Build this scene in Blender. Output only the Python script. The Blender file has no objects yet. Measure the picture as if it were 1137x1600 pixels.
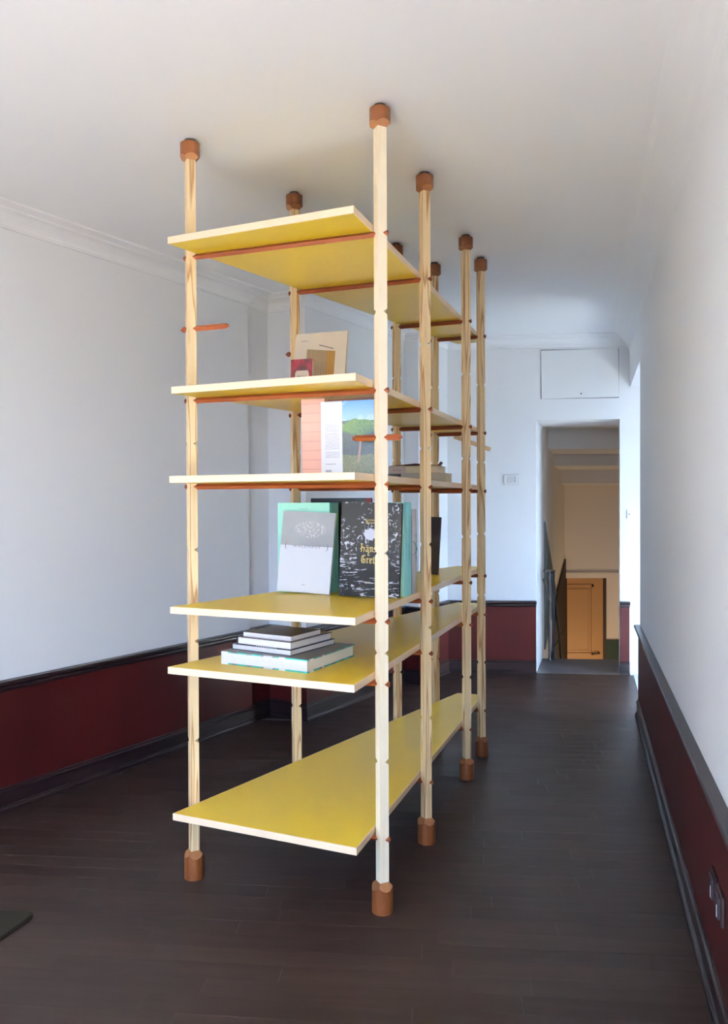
import bpy, bmesh, math, random
from mathutils import Vector, Matrix

random.seed(7)
sc = bpy.context.scene
COL = sc.collection
PI = math.pi
R = math.radians

# ------------------------------------------------------------------ camera
cam_d = bpy.data.cameras.new('camera')
cam_d.sensor_fit = 'VERTICAL'
cam_d.sensor_height = 36.0
cam_d.lens = 1218.0 / 1600.0 * 36.0
cam_d.clip_start = 0.05
cam = bpy.data.objects.new('camera', cam_d)
COL.objects.link(cam)
cam.matrix_world = Matrix.Translation((0, 0, 1.426)) @ Matrix.Rotation(R(90 - 0.645), 4, 'X') @ Matrix.Rotation(R(-0.207), 4, 'Z')
sc.camera = cam

# ------------------------------------------------------------------ sky, sun, exposure
SKY = 18.0
world = bpy.data.worlds.new('sky')
sc.world = world
world.use_nodes = True
wn = world.node_tree
wn.nodes.clear()
w_tc = wn.nodes.new('ShaderNodeTexCoord')
w_sep = wn.nodes.new('ShaderNodeSeparateXYZ')
w_rmp = wn.nodes.new('ShaderNodeValToRGB')
w_map = wn.nodes.new('ShaderNodeMapRange')
w_map.inputs['From Min'].default_value = -0.25
w_map.inputs['From Max'].default_value = 1.0
w_rmp.color_ramp.elements[0].position = 0.12
w_rmp.color_ramp.elements[0].color = (0.05, 0.045, 0.04, 1)
w_rmp.color_ramp.elements[1].position = 0.24
w_rmp.color_ramp.elements[1].color = (0.34, 0.58, 1.0, 1)
e = w_rmp.color_ramp.elements.new(1.0)
e.color = (0.34, 0.56, 1.0, 1)
w_bg = wn.nodes.new('ShaderNodeBackground')
w_bg.inputs['Strength'].default_value = SKY
w_out = wn.nodes.new('ShaderNodeOutputWorld')
wn.links.new(w_tc.outputs['Generated'], w_sep.inputs[0])
wn.links.new(w_sep.outputs['Z'], w_map.inputs['Value'])
wn.links.new(w_map.outputs[0], w_rmp.inputs[0])
wn.links.new(w_rmp.outputs[0], w_bg.inputs['Color'])
wn.links.new(w_bg.outputs[0], w_out.inputs[0])

sun_d = bpy.data.lights.new('sun', 'SUN')
sun_d.energy = 600.0
sun_d.angle = R(0.6)
sun_d.color = (0.88, 1.0, 1.02)
sun = bpy.data.objects.new('sun', sun_d)
COL.objects.link(sun)
_az, _el = R(33), R(33)
sun.rotation_euler = Vector((math.sin(_az) * math.cos(_el), math.cos(_az) * math.cos(_el), -math.sin(_el))).to_track_quat('-Z', 'Y').to_euler()
sun.location = (-4, -6, 5)


def portal(name, loc, size, direction):
    d = bpy.data.lights.new(name, 'AREA')
    d.shape = 'RECTANGLE'
    d.size, d.size_y = size
    d.cycles.is_portal = True
    o = bpy.data.objects.new(name, d)
    COL.objects.link(o)
    o.location = loc
    o.rotation_euler = Vector(direction).to_track_quat('-Z', 'Y').to_euler()


# windows behind the camera (x centre, width) and the one in the side room
NEAR_Y = -2.0
WIN = [(-3.2, 1.9), (-1.2, 1.4)]
WIN_Z0, WIN_Z1 = 0.05, 2.35
for i, (wx, ww) in enumerate(WIN):
    portal('window_portal_%d' % (i + 1), (wx, NEAR_Y - 0.1, (WIN_Z0 + WIN_Z1) / 2), (ww, WIN_Z1 - WIN_Z0), (0, 1, 0))
SIDE_X = 3.55

portal('window_portal_3', (2.975, 4.3, 0.725), (0.75, 1.45), (0, 1, 0))
portal('window_portal_4', (SIDE_X + 0.05, 4.95, 1.5), (0.7, 1.6), (-1, 0, 0))

sc.view_settings.view_transform = 'Standard'
sc.view_settings.look = 'None'
sc.view_settings.gamma = 1.0
sc.view_settings.use_curve_mapping = False
sc.view_settings.exposure = 0.14
sc.cycles.max_bounces = 10
sc.cycles.diffuse_bounces = 6
sc.cycles.sample_clamp_indirect = 20.0
sc.cycles.caustics_reflective = False
sc.cycles.caustics_refractive = False


# ------------------------------------------------------------------ materials
def lin(c):
    return tuple((v / 255 / 12.92) if v / 255 <= 0.04045 else ((v / 255 + 0.055) / 1.055) ** 2.4 for v in c) + (1.0,)


class NT:
    """small wrapper that writes node networks as expressions"""

    def __init__(self, name, rough=0.5, spec=0.5):
        self.m = bpy.data.materials.new(name)
        self.m.use_nodes = True
        self.t = self.m.node_tree
        self.b = self.t.nodes['Principled BSDF']
        self.b.inputs['Roughness'].default_value = rough
        self.b.inputs['Specular IOR Level'].default_value = spec
        self._co = None

    def n(self, kind):
        return self.t.nodes.new(kind)

    def put(self, sock, v):
        if hasattr(v, 'is_output') or isinstance(v, bpy.types.NodeSocket):
            self.t.links.new(v, sock)
        else:
            sock.default_value = v

    def obj(self):
        if self._co is None:
            tc = self.n('ShaderNodeTexCoord')
            self._co = tc.outputs['Object']
            s = self.n('ShaderNodeSeparateXYZ')
            self.t.links.new(self._co, s.inputs[0])
            self.x, self.y, self.z = s.outputs
        return self._co

    def rand(self):
        return self.n('ShaderNodeObjectInfo').outputs['Random']

    def math(self, op, a, b=0.0, c=0.0):
        m = self.n('ShaderNodeMath')
        m.operation = op
        self.put(m.inputs[0], a)
        self.put(m.inputs[1], b)
        if op in ('MULTIPLY_ADD', 'SMOOTH_MIN', 'COMPARE'):
            self.put(m.inputs[2], c)
        return m.outputs[0]

    def gt(self, a, b):
        return self.math('GREATER_THAN', a, b)

    def lt(self, a, b):
        return self.math('LESS_THAN', a, b)

    def mul(self, a, b):
        return self.math('MULTIPLY', a, b)

    def between(self, a, lo, hi):
        return self.mul(self.gt(a, lo), self.lt(a, hi))

    def mapped(self, scale, off=None):
        v = self.n('ShaderNodeVectorMath')
        v.operation = 'MULTIPLY'
        self.put(v.inputs[0], self.obj())
        v.inputs[1].default_value = scale
        out = v.outputs[0]
        if off is not None:
            a = self.n('ShaderNodeVectorMath')
            a.operation = 'ADD'
            self.t.links.new(out, a.inputs[0])
            cb = self.n('ShaderNodeCombineXYZ')
            for s in cb.inputs:
                self.put(s, off)
            self.t.links.new(cb.outputs[0], a.inputs[1])
            out = a.outputs[0]
        return out

    def noise(self, vec, scale=1.0, detail=2.0, rough=0.5, dist=0.0):
        k = self.n('ShaderNodeTexNoise')
        self.put(k.inputs['Vector'], vec)
        k.inputs['Scale'].default_value = scale
        k.inputs['Detail'].default_value = detail
        k.inputs['Roughness'].default_value = rough
        k.inputs['Distortion'].default_value = dist
        return k.outputs['Fac']

    def mix(self, f, a, b):
        k = self.n('ShaderNodeMix')
        k.data_type = 'RGBA'
        self.put(k.inputs[0], f)
        self.put(k.inputs[6], a)
        self.put(k.inputs[7], b)
        return k.outputs[2]

    def ramp(self, f, stops):
        k = self.n('ShaderNodeValToRGB')
        el = k.color_ramp.elements
        while len(el) < len(stops):
            el.new(0.5)
        for q, (p, c) in zip(el, stops):
            q.position = p
            q.color = c
        self.put(k.inputs[0], f)
        return k.outputs[0]

    def bump(self, h, strength=0.2, dist=0.002):
        k = self.n('ShaderNodeBump')
        k.inputs['Strength'].default_value = strength
        k.inputs['Distance'].default_value = dist
        self.put(k.inputs['Height'], h)
        self.t.links.new(k.outputs[0], self.b.inputs['Normal'])

    def col(self, v):
        self.put(self.b.inputs['Base Color'], v)
        return self.m

    def rough(self, v):
        self.put(self.b.inputs['Roughness'], v)


def plain(name, rgb, rough=0.5, spec=0.5, var=0.0, scale=8.0, metal=0.0):
    k = NT(name, rough, spec)
    k.b.inputs['Metallic'].default_value = metal
    if var:
        c = lin(rgb)
        nz = k.noise(k.obj(), scale, 3.0)
        d = tuple(v * (1 - var) for v in c[:3]) + (1,)
        return k.col(k.mix(nz, d, c))
    return k.col(lin(rgb))


def pine(name, light, dark, contrast, rings=9.0):
    k = NT(name, 0.5, 0.35)
    off = k.mul(k.rand(), 40.0)
    f = k.noise(k.mapped((22, 22, 1.0), off), 1.0, 1.5, 0.45, 0.25)
    fr = k.math('FRACT', k.mul(f, rings))
    ring = k.ramp(fr, [(0.0, (0, 0, 0, 1)), (0.62, (.18, .18, .18, 1)), (0.86, (1, 1, 1, 1)), (1.0, (0, 0, 0, 1))])
    fine = k.noise(k.mapped((260, 260, 4), off), 1.0, 2.0)
    c = k.mix(k.mul(ring, contrast), lin(light), lin(dark))
    c = k.mix(k.mul(fine, 0.16), c, lin(dark))
    return k.col(c)


def hardwood(name, light, dark, rough=0.4, axis=0, var=0.9):
    k = NT(name, rough, 0.4)
    off = k.mul(k.rand(), 30.0)
    sc_ = [70, 70, 70]
    sc_[axis] = 3
    f = k.noise(k.mapped(tuple(sc_), off), 1.0, 3.0)
    g = k.noise(k.mapped((400 if axis != 0 else 20, 400 if axis != 1 else 20, 400 if axis != 2 else 20), off), 1.0, 1.0)
    c = k.mix(k.mul(f, var), lin(light), lin(dark))
    c = k.mix(k.mul(g, 0.25), c, lin(dark))
    return k.col(c)


def wall_paint(name, rgb):
    k = NT(name, 0.75, 0.2)
    nz = k.noise(k.obj(), 1.3, 4.0)
    c = lin(rgb)
    k.bump(k.noise(k.obj(), 60, 3.0), 0.06, 0.002)
    return k.col(k.mix(nz, tuple(v * 0.96 for v in c[:3]) + (1,), c))


M = {}
M['wall'] = wall_paint('white_wall_paint', (236, 236, 235))
M['ceiling'] = wall_paint('white_ceiling_paint', (240, 240, 239))
M['pine'] = pine('pine_post', (236, 210, 164), (150, 98, 48), 0.85, 6.5)
M['pine_plain'] = pine('pale_pine_post', (246, 231, 200), (228, 200, 156), 0.35, 4.0)
M['bar'] = hardwood('cherry_bar', (144, 72, 36), (100, 44, 22), 0.45, 0)
M['teak'] = hardwood('teak_end', (134, 76, 36), (88, 44, 18), 0.42, 2)
M['yellow'] = plain('yellow_laminate', (222, 188, 46), 0.36, 0.5, 0.04, 5.0)
M['edge'] = hardwood('maple_edge', (240, 216, 184), (222, 188, 148), 0.45, 0, 0.5)
M['metal'] = plain('dark_steel', (70, 70, 72), 0.35, 0.5, metal=0.9)
M['paper'] = plain('paper_pages', (226, 222, 216), 0.8, 0.2, 0.1, 60)
M['paper_cream'] = plain('cream_pages', (214, 200, 172), 0.8, 0.2, 0.1, 60)
M['white'] = plain('white_plastic', (224, 224, 222), 0.4)
M['panel_white'] = plain('painted_panel', (234, 234, 232), 0.5, 0.3)
M['dark'] = plain('dark_gap', (30, 30, 34), 0.7)

k = NT('mahogany_panel', 0.38, 0.16)
g1 = k.noise(k.mapped((3, 3, 1.2)), 1.0, 3.0, 0.6)
g2 = k.noise(k.mapped((40, 40, 3)), 1.0, 3.0)
c = k.mix(g1, lin((34, 12, 13)), lin((78, 21, 20)))
c = k.mix(k.mul(g2, 0.4), c, lin((30, 14, 16)))
M['mahogany'] = k.col(c)
k = NT('dark_stained_moulding', 0.28, 0.35)
g1 = k.noise(k.mapped((30, 30, 60)), 1.0, 2.0)
M['moulding'] = k.col(k.mix(g1, lin((26, 17, 20)), lin((38, 24, 27))))

k = NT('dark_floor_board', 0.4, 0.22)
rnd = k.rand()
off = k.mul(rnd, 50.0)
f1 = k.noise(k.mapped((2.0, 26, 26), off), 1.0, 4.0, 0.6)
f2 = k.noise(k.mapped((12, 190, 100), off), 1.0, 2.0)
f3 = k.noise(k.mapped((3, 3, 3), off), 1.0, 2.0)
tone = k.math('ADD', k.mul(f1, 0.7), k.mul(k.math('SUBTRACT', rnd, 0.5), 0.22))
c = k.ramp(tone, [(0.12, lin((35, 24, 23))), (0.5, lin((54, 40, 37))), (0.75, lin((67, 51, 46)))])
c = k.mix(k.mul(f2, 0.35), c, lin((46, 32, 30)))
k.rough(k.math('ADD', k.mul(f3, 0.2), 0.32))
k.bump(k.math('ADD', f1, k.mul(f2, 0.3)), 0.12, 0.002)
M['floor'] = k.col(c)


# ------------------------------------------------------------------ mesh helpers
def mesh_obj(name, verts, faces, mats, parent=None, fmat=None, smooth=None, loc=None):
    me = bpy.data.meshes.new(name)
    me.from_pydata([tuple(v) for v in verts], [], faces)
    for m in (mats if isinstance(mats, (list, tuple)) else [mats]):
        me.materials.append(m)
    if fmat:
        for p, i in zip(me.polygons, fmat):
            p.material_index = i
    if smooth is not None:
        for p, s in zip(me.polygons, smooth):
            p.use_smooth = s
    bm = bmesh.new()
    bm.from_mesh(me)
    bmesh.ops.recalc_face_normals(bm, faces=bm.faces)
    bm.to_mesh(me)
    bm.free()
    o = bpy.data.objects.new(name, me)
    COL.objects.link(o)
    if parent is not None:
        o.parent = parent
    if loc is not None:
        o.location = loc
    return o


class MB:
    """collects simple solids into one mesh"""

    def __init__(self):
        self.v, self.f, self.m, self.s = [], [], [], []

    def add(self, vs, fs, mi=0, sm=False):
        b = len(self.v)
        self.v += [tuple(v) for v in vs]
        for q in fs:
            self.f.append([b + i for i in q])
            self.m.append(mi)
            self.s.append(sm)

    def box(self, lo, hi, mi=0, mat=None, ch=0.0):
        x0, y0, z0 = lo
        x1, y1, z1 = hi
        if ch <= 0:
            vs = [(x0, y0, z0), (x1, y0, z0), (x1, y1, z0), (x0, y1, z0), (x0, y0, z1), (x1, y0, z1), (x1, y1, z1), (x0, y1, z1)]
            fs = [(0, 3, 2, 1), (4, 5, 6, 7), (0, 1, 5, 4), (1, 2, 6, 5), (2, 3, 7, 6), (3, 0, 4, 7)]
        else:
            bm = bmesh.new()
            bmesh.ops.create_cube(bm, size=1.0)
            for v in bm.verts:
                v.co = Vector((x0 + (v.co.x + .5) * (x1 - x0), y0 + (v.co.y + .5) * (y1 - y0), z0 + (v.co.z + .5) * (z1 - z0)))
            bmesh.ops.bevel(bm, geom=bm.edges[:], offset=ch, segments=1, affect='EDGES')
            bm.verts.index_update()
            vs = [v.co.copy() for v in bm.verts]
            fs = [[v.index for v in f.verts] for f in bm.faces]
            bm.free()
        if mat is not None:
            vs = [mat @ Vector(v) for v in vs]
        self.add(vs, fs, mi)
        return self

    def prism(self, poly, z0, z1, mi=0, mi_side=None):
        n = len(poly)
        vs = [(p[0], p[1], z0) for p in poly] + [(p[0], p[1], z1) for p in poly]
        self.add(vs, [list(range(n))[::-1], list(range(n, 2 * n))], mi)
        b = len(self.v) - 2 * n
        for i in range(n):
            j = (i + 1) % n
            self.f.append([b + i, b + j, b + n + j, b + n + i])
            self.m.append(mi if mi_side is None else mi_side)
            self.s.append(False)
        return self

    def tube(self, pts, r, n=8, mi=0):
        pts = [Vector(p) for p in pts]
        vs, fs = [], []
        for i, p in enumerate(pts):
            t = (pts[min(i + 1, len(pts) - 1)] - pts[max(i - 1, 0)]).normalized()
            a = t.orthogonal().normalized() if i == 0 else (a - t * a.dot(t)).normalized()
            b_ = t.cross(a)
            for j in range(n):
                w = 2 * PI * j / n
                vs.append(p + a * (r * math.cos(w)) + b_ * (r * math.sin(w)))
        for i in range(len(pts) - 1):
            for j in range(n):
                fs.append((i * n + j, i * n + (j + 1) % n, (i + 1) * n + (j + 1) % n, (i + 1) * n + j))
        self.add(vs, fs, mi, True)
        self.add(vs[:n], [list(range(n))], mi)
        self.add(vs[-n:], [list(range(n))], mi)
        return self

    def out(self, name, mats, parent=None, loc=None):
        return mesh_obj(name, self.v, self.f, mats, parent, self.m, self.s, loc)


def tag(o, label=None, cat=None, group=None, kind=None):
    if label:
        o['label'] = label
    if cat:
        o['category'] = cat
    if group:
        o['group'] = group
    if kind:
        o['kind'] = kind
    return o


def empty(name, loc=(0, 0, 0), rz=0.0):
    o = bpy.data.objects.new(name, None)
    o.empty_display_size = 0.1
    COL.objects.link(o)
    o.location = loc
    o.rotation_euler = (0, 0, rz)
    return o


def sweep(path, profile, mb=None, mi=0):
    """profile (d, z) swept along a plan path; d is measured to the right of the walking direction, mitred"""
    mb = mb or MB()
    pts = [Vector(p) for p in path]
    n = len(pts)
    m = len(profile)
    rings = []
    for i, p in enumerate(pts):
        ns = []
        if i > 0:
            t = (pts[i] - pts[i - 1]).normalized()
            ns.append(Vector((t.y, -t.x)))
        if i < n - 1:
            t = (pts[i + 1] - pts[i]).normalized()
            ns.append(Vector((t.y, -t.x)))
        if len(ns) == 2:
            s = ns[0] + ns[1]
            off = s / (1 + ns[0].dot(ns[1]))
        else:
            off = ns[0]
        rings.append([(p.x + off.x * d, p.y + off.y * d, z) for d, z in profile])
    vs = [v for r_ in rings for v in r_]
    fs = []
    for i in range(n - 1):
        for j in range(m):
            fs.append((i * m + j, i * m + (j + 1) % m, (i + 1) * m + (j + 1) % m, (i + 1) * m + j))
    fs.append(tuple(range(m)))
    fs.append(tuple(range((n - 1) * m, n * m)))
    mb.add(vs, fs, mi)
    return mb


def structure(o):
    o['kind'] = 'structure'
    return o


# ------------------------------------------------------------------ room plan
H = 2.8
DL = Vector((0.5436, 0.8394))
NL = Vector((0.8394, -0.5436))


def tq(t, q):
    return DL * q + NL * t


def endy(x):
    return 6.535 - 0.09 * (x - 1.0)


def rightx(y):
    return 0.98 + 0.279 * (y - 2.114)


# left wall with its set-backs, walking away from the camera
qe = (6.56 - (-0.5436) * (-2.977)) / 0.8394
for _ in range(4):
    p = tq(-2.977, qe)
    qe += (endy(p.x) - p.y) / 0.8394
LEFT = [tq(-3.384, -4.57), tq(-3.384, 3.85), tq(-3.42, 3.85), tq(-3.42, 4.09), tq(-3.105, 4.09), tq(-3.105, 5.388), tq(-2.977, 5.388), tq(-2.977, qe)]
DOOR_X0, DOOR_X1, DOOR_Z = 1.432, 2.111, 2.114
E0 = Vector((DOOR_X0, endy(DOOR_X0)))
E1 = Vector((DOOR_X1, endy(DOOR_X1)))
CORNER = Vector((2.190, endy(2.190)))
JAMB = Vector((rightx(5.2), 5.2))
RNEAR = Vector((rightx(NEAR_Y), NEAR_Y))
SIDE_LINTEL = 2.37

structure(sweep(LEFT, [(0, -0.05), (0, H + 0.02), (-0.22, H + 0.02), (-0.22, -0.05)]).out('wall_left', M['wall']))

# far wall with the doorway
JD = Vector((math.sin(R(17.5)), math.cos(R(17.5))))       # direction of the doorway jambs
TH = 0.62
def quad_prism(mb, a, b, th, z0, z1, mi=0, d=JD):
    a, b = Vector(a), Vector(b)
    mb.prism([a, b, b + d * th, a + d * th], z0, z1, mi)
far = MB()
pe = tq(-2.977, qe)
quad_prism(far, (pe.x - 0.3, endy(pe.x - 0.3)), E0, TH, -0.05, H + 0.02)
quad_prism(far, E0, E1, TH, DOOR_Z, H + 0.02)
quad_prism(far, E1, (SIDE_X + 0.2, endy(SIDE_X + 0.2)), TH, -0.05, H + 0.02)
structure(far.out('wall_far', M['wall']))

# right wall, with the opening to the side room at its far end
RN = Vector((math.cos(math.atan(0.279)), -math.sin(math.atan(0.279))))   # outward (to the right)
RT = 0.16
rw = MB()
rw.prism([RNEAR, JAMB, JAMB + RN * RT, RNEAR + RN * RT], -0.05, H + 0.02)
rw.prism([JAMB, CORNER, CORNER + RN * RT, JAMB + RN * RT], SIDE_LINTEL, H + 0.02)
structure(rw.out('wall_right', M['wall']))

# wall behind the camera with two tall windows
nw = MB()
xs = [-5.6]
for wx, ww in WIN:
    xs += [wx - ww / 2, wx + ww / 2]
xs.append(0.2)
for i in range(0, len(xs), 2):
    nw.box((xs[i], NEAR_Y - 0.22, -0.05), (xs[i + 1], NEAR_Y, H + 0.02))
for wx, ww in WIN:
    nw.box((wx - ww / 2, NEAR_Y - 0.22, WIN_Z1), (wx + ww / 2, NEAR_Y, H + 0.02))
    nw.box((wx - ww / 2, NEAR_Y - 0.22, -0.05), (wx + ww / 2, NEAR_Y, WIN_Z0))
structure(nw.out('wall_near', M['wall']))
for i, (wx, ww) in enumerate(WIN):
    fr = MB()
    for xx in (wx - ww / 2, wx - 0.03, wx + ww / 2 - 0.06):
        fr.box((xx, NEAR_Y - 0.15, WIN_Z0), (xx + 0.06, NEAR_Y - 0.09, WIN_Z1))
    for zz in (WIN_Z0, WIN_Z1 - 0.06):
        fr.box((wx - ww / 2, NEAR_Y - 0.15, zz), (wx + ww / 2, NEAR_Y - 0.09, zz + 0.06))
    structure(fr.out('window_%d' % (i + 1), M['panel_white']))

# side room
sr = MB()
sx0 = rightx(4.3) + RT + 0.0
sr.box((rightx(4.4) + 0.08, 4.3, -0.05), (2.6, 4.4, H + 0.02))
sr.box((3.35, 4.3, -0.05), (SIDE_X + 0.2, 4.4, H + 0.02))
sr.box((2.6, 4.3, 1.45), (3.35, 4.4, H + 0.02))
sr.box((SIDE_X, 4.3, -0.05), (SIDE_X + 0.12, 4.6, H + 0.02))
sr.box((SIDE_X, 5.3, -0.05), (SIDE_X + 0.12, 6.9, H + 0.02))
sr.box((SIDE_X, 4.6, 2.3), (SIDE_X + 0.12, 5.3, H + 0.02))
sr.box((SIDE_X, 4.6, -0.05), (SIDE_X + 0.12, 5.3, 0.7))
structure(sr.out('wall_side_room', M['wall']))
fr = MB()
for xx in (2.6, 2.945, 3.29):
    fr.box((xx, 4.32, 0.0), (xx + 0.06, 4.38, 1.45))
for zz in (0.0, 1.39):
    fr.box((2.6, 4.32, zz), (3.35, 4.38, zz + 0.06))
structure(fr.out('window_3', M['panel_white']))  # low unseen window, added so sunlight brightens the far end
fr = MB()
for yy in (4.6, 5.24):
    fr.box((SIDE_X + 0.02, yy, 0.7), (SIDE_X + 0.08, yy + 0.06, 2.3))
for zz in (0.7, 2.24):
    fr.box((SIDE_X + 0.02, 4.6, zz), (SIDE_X + 0.08, 5.3, zz + 0.06))
structure(fr.out('window_4', M['panel_white']))

structure(MB().prism([(-6.0, NEAR_Y - 0.25), (rightx(NEAR_Y - 0.25) + RT, NEAR_Y - 0.25), (rightx(4.28) + RT, 4.28), (SIDE_X + 0.25, 4.28), (SIDE_X + 0.25, 6.75), (-6.0, 6.75)], H, H + 0.12).out('ceiling', M['ceiling']))

sf = MB()
sf.prism([JAMB + RN * 0.03, CORNER + RN * 0.03, (SIDE_X, endy(SIDE_X)), (SIDE_X, 4.4), (rightx(4.4) + RT, 4.4)], -0.02, 0.004)
structure(sf.out('floor_side_room', plain('pale_stone_floor', (226, 226, 226), 0.45, 0.4, 0.06, 6)))

# floor: sub-floor slab and single boards as far as the photograph shows them
PD = Vector((math.cos(R(-5.5)), math.sin(R(-5.5))))
PN = Vector((-PD.y, PD.x))
floor = MB().box((-6.0, NEAR_Y - 0.25, -0.12), (SIDE_X + 0.3, 6.9, -0.004)).out('floor', M['floor'])
structure(floor)
LAND = MB().prism([E0 + JD * 0.02 - PD * 0.3, E1 + JD * 0.02 + PD * 0.3, E1 + JD * 0.66 + PD * 0.3, E0 + JD * 0.66 - PD * 0.3], -0.12, -0.002).out('landing', plain('landing_stone', (92, 88, 92), 0.45, 0.5, 0.2, 6), floor)

clip_lines = []                                            # (point, inward normal)
base_off = 0.012
clip_lines.append((tq(-3.384 + base_off, 0), NL))
clip_lines.append((RNEAR - RN * base_off, -RN))
clip_lines.append((E0 + Vector((0, -0.0)), Vector((-0.09, -1)).normalized()))


def clip(poly, p0, nrm):
    out = []
    for i in range(len(poly)):
        a, b = poly[i], poly[(i + 1) % len(poly)]
        da, db = (a - p0).dot(nrm), (b - p0).dot(nrm)
        if da >= 0:
            out.append(a)
        if (da >= 0) != (db >= 0):
            out.append(a + (b - a) * (da / (da - db)))
    return out


PW = 0.082
nb = 0
rng = random.Random(3)
row = 0
while True:
    n0 = 1.86 + row * PW
    if n0 > 6.75:
        break
    cx = PD * 0.0 + PN * n0
    yy = n0
    xmin = max(-0.50 * yy - 0.25, (-0.5436 * 0, -9)[1])
    xmin = max(xmin, -1.74 + 0.6476 * (yy - 3.575) - 0.12)
    xmax = min(0.50 * yy + 0.25, rightx(yy) + 0.25)
    s = xmin - rng.uniform(0, 0.6)
    while s < xmax:
        ln = rng.uniform(0.62, 0.95)
        poly = [PD * s + PN * n0, PD * (s + ln) + PN * n0, PD * (s + ln) + PN * (n0 + PW), PD * s + PN * (n0 + PW)]
        for p0, nr in clip_lines:
            if poly:
                poly = clip(poly, p0, nr)
        s += ln
        if len(poly) < 3 or nb >= 300:
            continue
        c0 = sum((p for p in poly), Vector((0, 0))) / len(poly)
        area = abs(sum(poly[i].cross(poly[(i + 1) % len(poly)]) for i in range(len(poly)))) / 2
        if area < 0.0015:
            continue
        top = rng.uniform(-0.0002, 0.0)
        loc = [Vector(((p - c0).dot(PD), (p - c0).dot(PN))) for p in poly]
        def shrink(q, d):
            l = q.length
            return q * max(0.0, (l - d) / l) if l > 0 else q
        # board: sides, chamfer, top
        e0 = 0.0001
        outp, inn = [], []
        for q in loc:
            sxn, syn = (1 if q.x > 0 else -1), (1 if q.y > 0 else -1)
            outp.append((q.x - sxn * e0, q.y - syn * e0))
            inn.append((q.x - sxn * min(0.0004, abs(q.x)), q.y - syn * min(0.0004, abs(q.y))))
        m_ = len(poly)
        vs = [(x, y, -0.011) for x, y in outp] + [(x, y, -0.0004) for x, y in outp] + [(x, y, top) for x, y in inn]
        fs = [[2 * m_ + i for i in range(m_)]]
        for i in range(m_):
            j = (i + 1) % m_
            fs.append([i, j, m_ + j, m_ + i])
            fs.append([m_ + i, m_ + j, 2 * m_ + j, 2 * m_ + i])
        o = mesh_obj('plank', vs, fs, M['floor'], floor)
        o.location = (c0.x, c0.y, 0)
        o.rotation_euler = (0, 0, R(-5.5))
        nb += 1
    row += 1
print('boards', nb)

# wainscot, rail, baseboard
P_PANEL = [(0, 0.0), (0, 0.575), (0.012, 0.575), (0.012, 0.0)]
P_RAIL = [(0, 0.556), (0.018, 0.556), (0.020, 0.566), (0.027, 0.570), (0.027, 0.580), (0.034, 0.584), (0.040, 0.592), (0.040, 0.600), (0.036, 0.606), (0.0, 0.608)]
P_BASE = [(0, 0), (0.032, 0), (0.032, 0.010), (0.030, 0.016), (0.025, 0.020), (0.025, 0.024), (0.021, 0.027), (0.020, 0.084), (0.025, 0.087), (0.025, 0.093), (0.022, 0.096), (0.017, 0.099), (0.017, 0.105), (0.013, 0.110), (0, 0.112)]
P_COVE = [(0, H - 0.088), (0.006, H - 0.087), (0.008, H - 0.079)]
for i in range(7):
    w = i / 6 * PI / 2
    P_COVE.append((0.010 + 0.062 * (1 - math.cos(w)), H - 0.076 + 0.052 * math.sin(w)))
P_COVE += [(0.078, H - 0.022), (0.082, H - 0.016), (0.128, H - 0.009), (0.132, H), (0, H)]
LPATH = LEFT + [E0 - Vector((0.0, 0))]
RPATH = [JAMB, RNEAR]
BPATH = [E1, CORNER - Vector((0.004, 0))]
for i, (nm, path) in enumerate((('left', LPATH), ('right', RPATH), ('far', BPATH))):
    structure(sweep(path, P_BASE).out('baseboard_' + nm, M['moulding']))
    structure(sweep(path, P_PANEL).out('trim_%d' % (2 * i + 1), M['mahogany']))
    structure(sweep(path, P_RAIL).out('trim_%d' % (2 * i + 2), M['moulding']))
structure(sweep(LEFT + [CORNER], P_COVE).out('trim_7', M['ceiling']))
P_RC = [(0, H - 0.16)] + [(0.16 * (1 - math.cos(i / 10 * PI / 2)), H - 0.16 + 0.16 * math.sin(i / 10 * PI / 2)) for i in range(1, 11)] + [(0, H)]
structure(sweep([CORNER, RNEAR], P_RC).out('trim_8', M['ceiling']))

# ------------------------------------------------------------------ stairwell beyond the doorway
S0 = E0 + JD * 0.6
SDIR = JD
SN = Vector((SDIR.y, -SDIR.x))
FARY = 11.0
sl = (FARY - S0.y) / SDIR.y + 0.3
M['stair_wall'] = wall_paint('stairwell_paint', (226, 222, 214))
M['tan'] = wall_paint('warm_stairwell_paint', (234, 222, 202))
st = MB()
st.prism([S0 - SN * 0.3, S0, S0 + SDIR * sl, S0 + SDIR * sl - SN * 0.3], -1.9, 2.3)
S1 = E1 + JD * 0.5 + SN * 0.35
st.prism([S1, S1 + SN * 0.2, S1 + SN * 0.2 + SDIR * (sl + 0.6), S1 + SDIR * (sl + 0.6)], -1.9, 2.3)
structure(st.out('wall_stairwell', M['stair_wall']))
sc_ = MB()
sc_.box((1.0, 6.75, 2.16), (4.6, 7.75, 2.36))
sc_.box((1.0, 7.75, 1.96), (4.9, 8.6, 2.36))
sc_.box((1.0, 8.6, 1.83), (4.9, 9.6, 2.36))
sc_.box((1.0, 9.6, 1.66), (5.2, FARY + 0.5, 2.36))
structure(sc_.out('ceiling_stairwell', M['stair_wall']))
fw = MB()
fw.box((1.2, FARY, -1.9), (5.2, FARY + 0.15, 1.8))
structure(fw.out('wall_stairwell_end', M['tan']))
bh = MB()
bh.box((1.9, FARY - 0.42, 0.45), (5.2, FARY + 0.05, 1.70))
bh.box((1.9, FARY - 0.45, 0.40), (5.2, FARY + 0.05, 0.475))
structure(bh.out('wall_bulkhead', M['tan']))
structure(MB().box((0.5, 6.9, -2.0), (5.4, FARY + 0.5, -1.85)).out('floor_lower', M['floor']))
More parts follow.
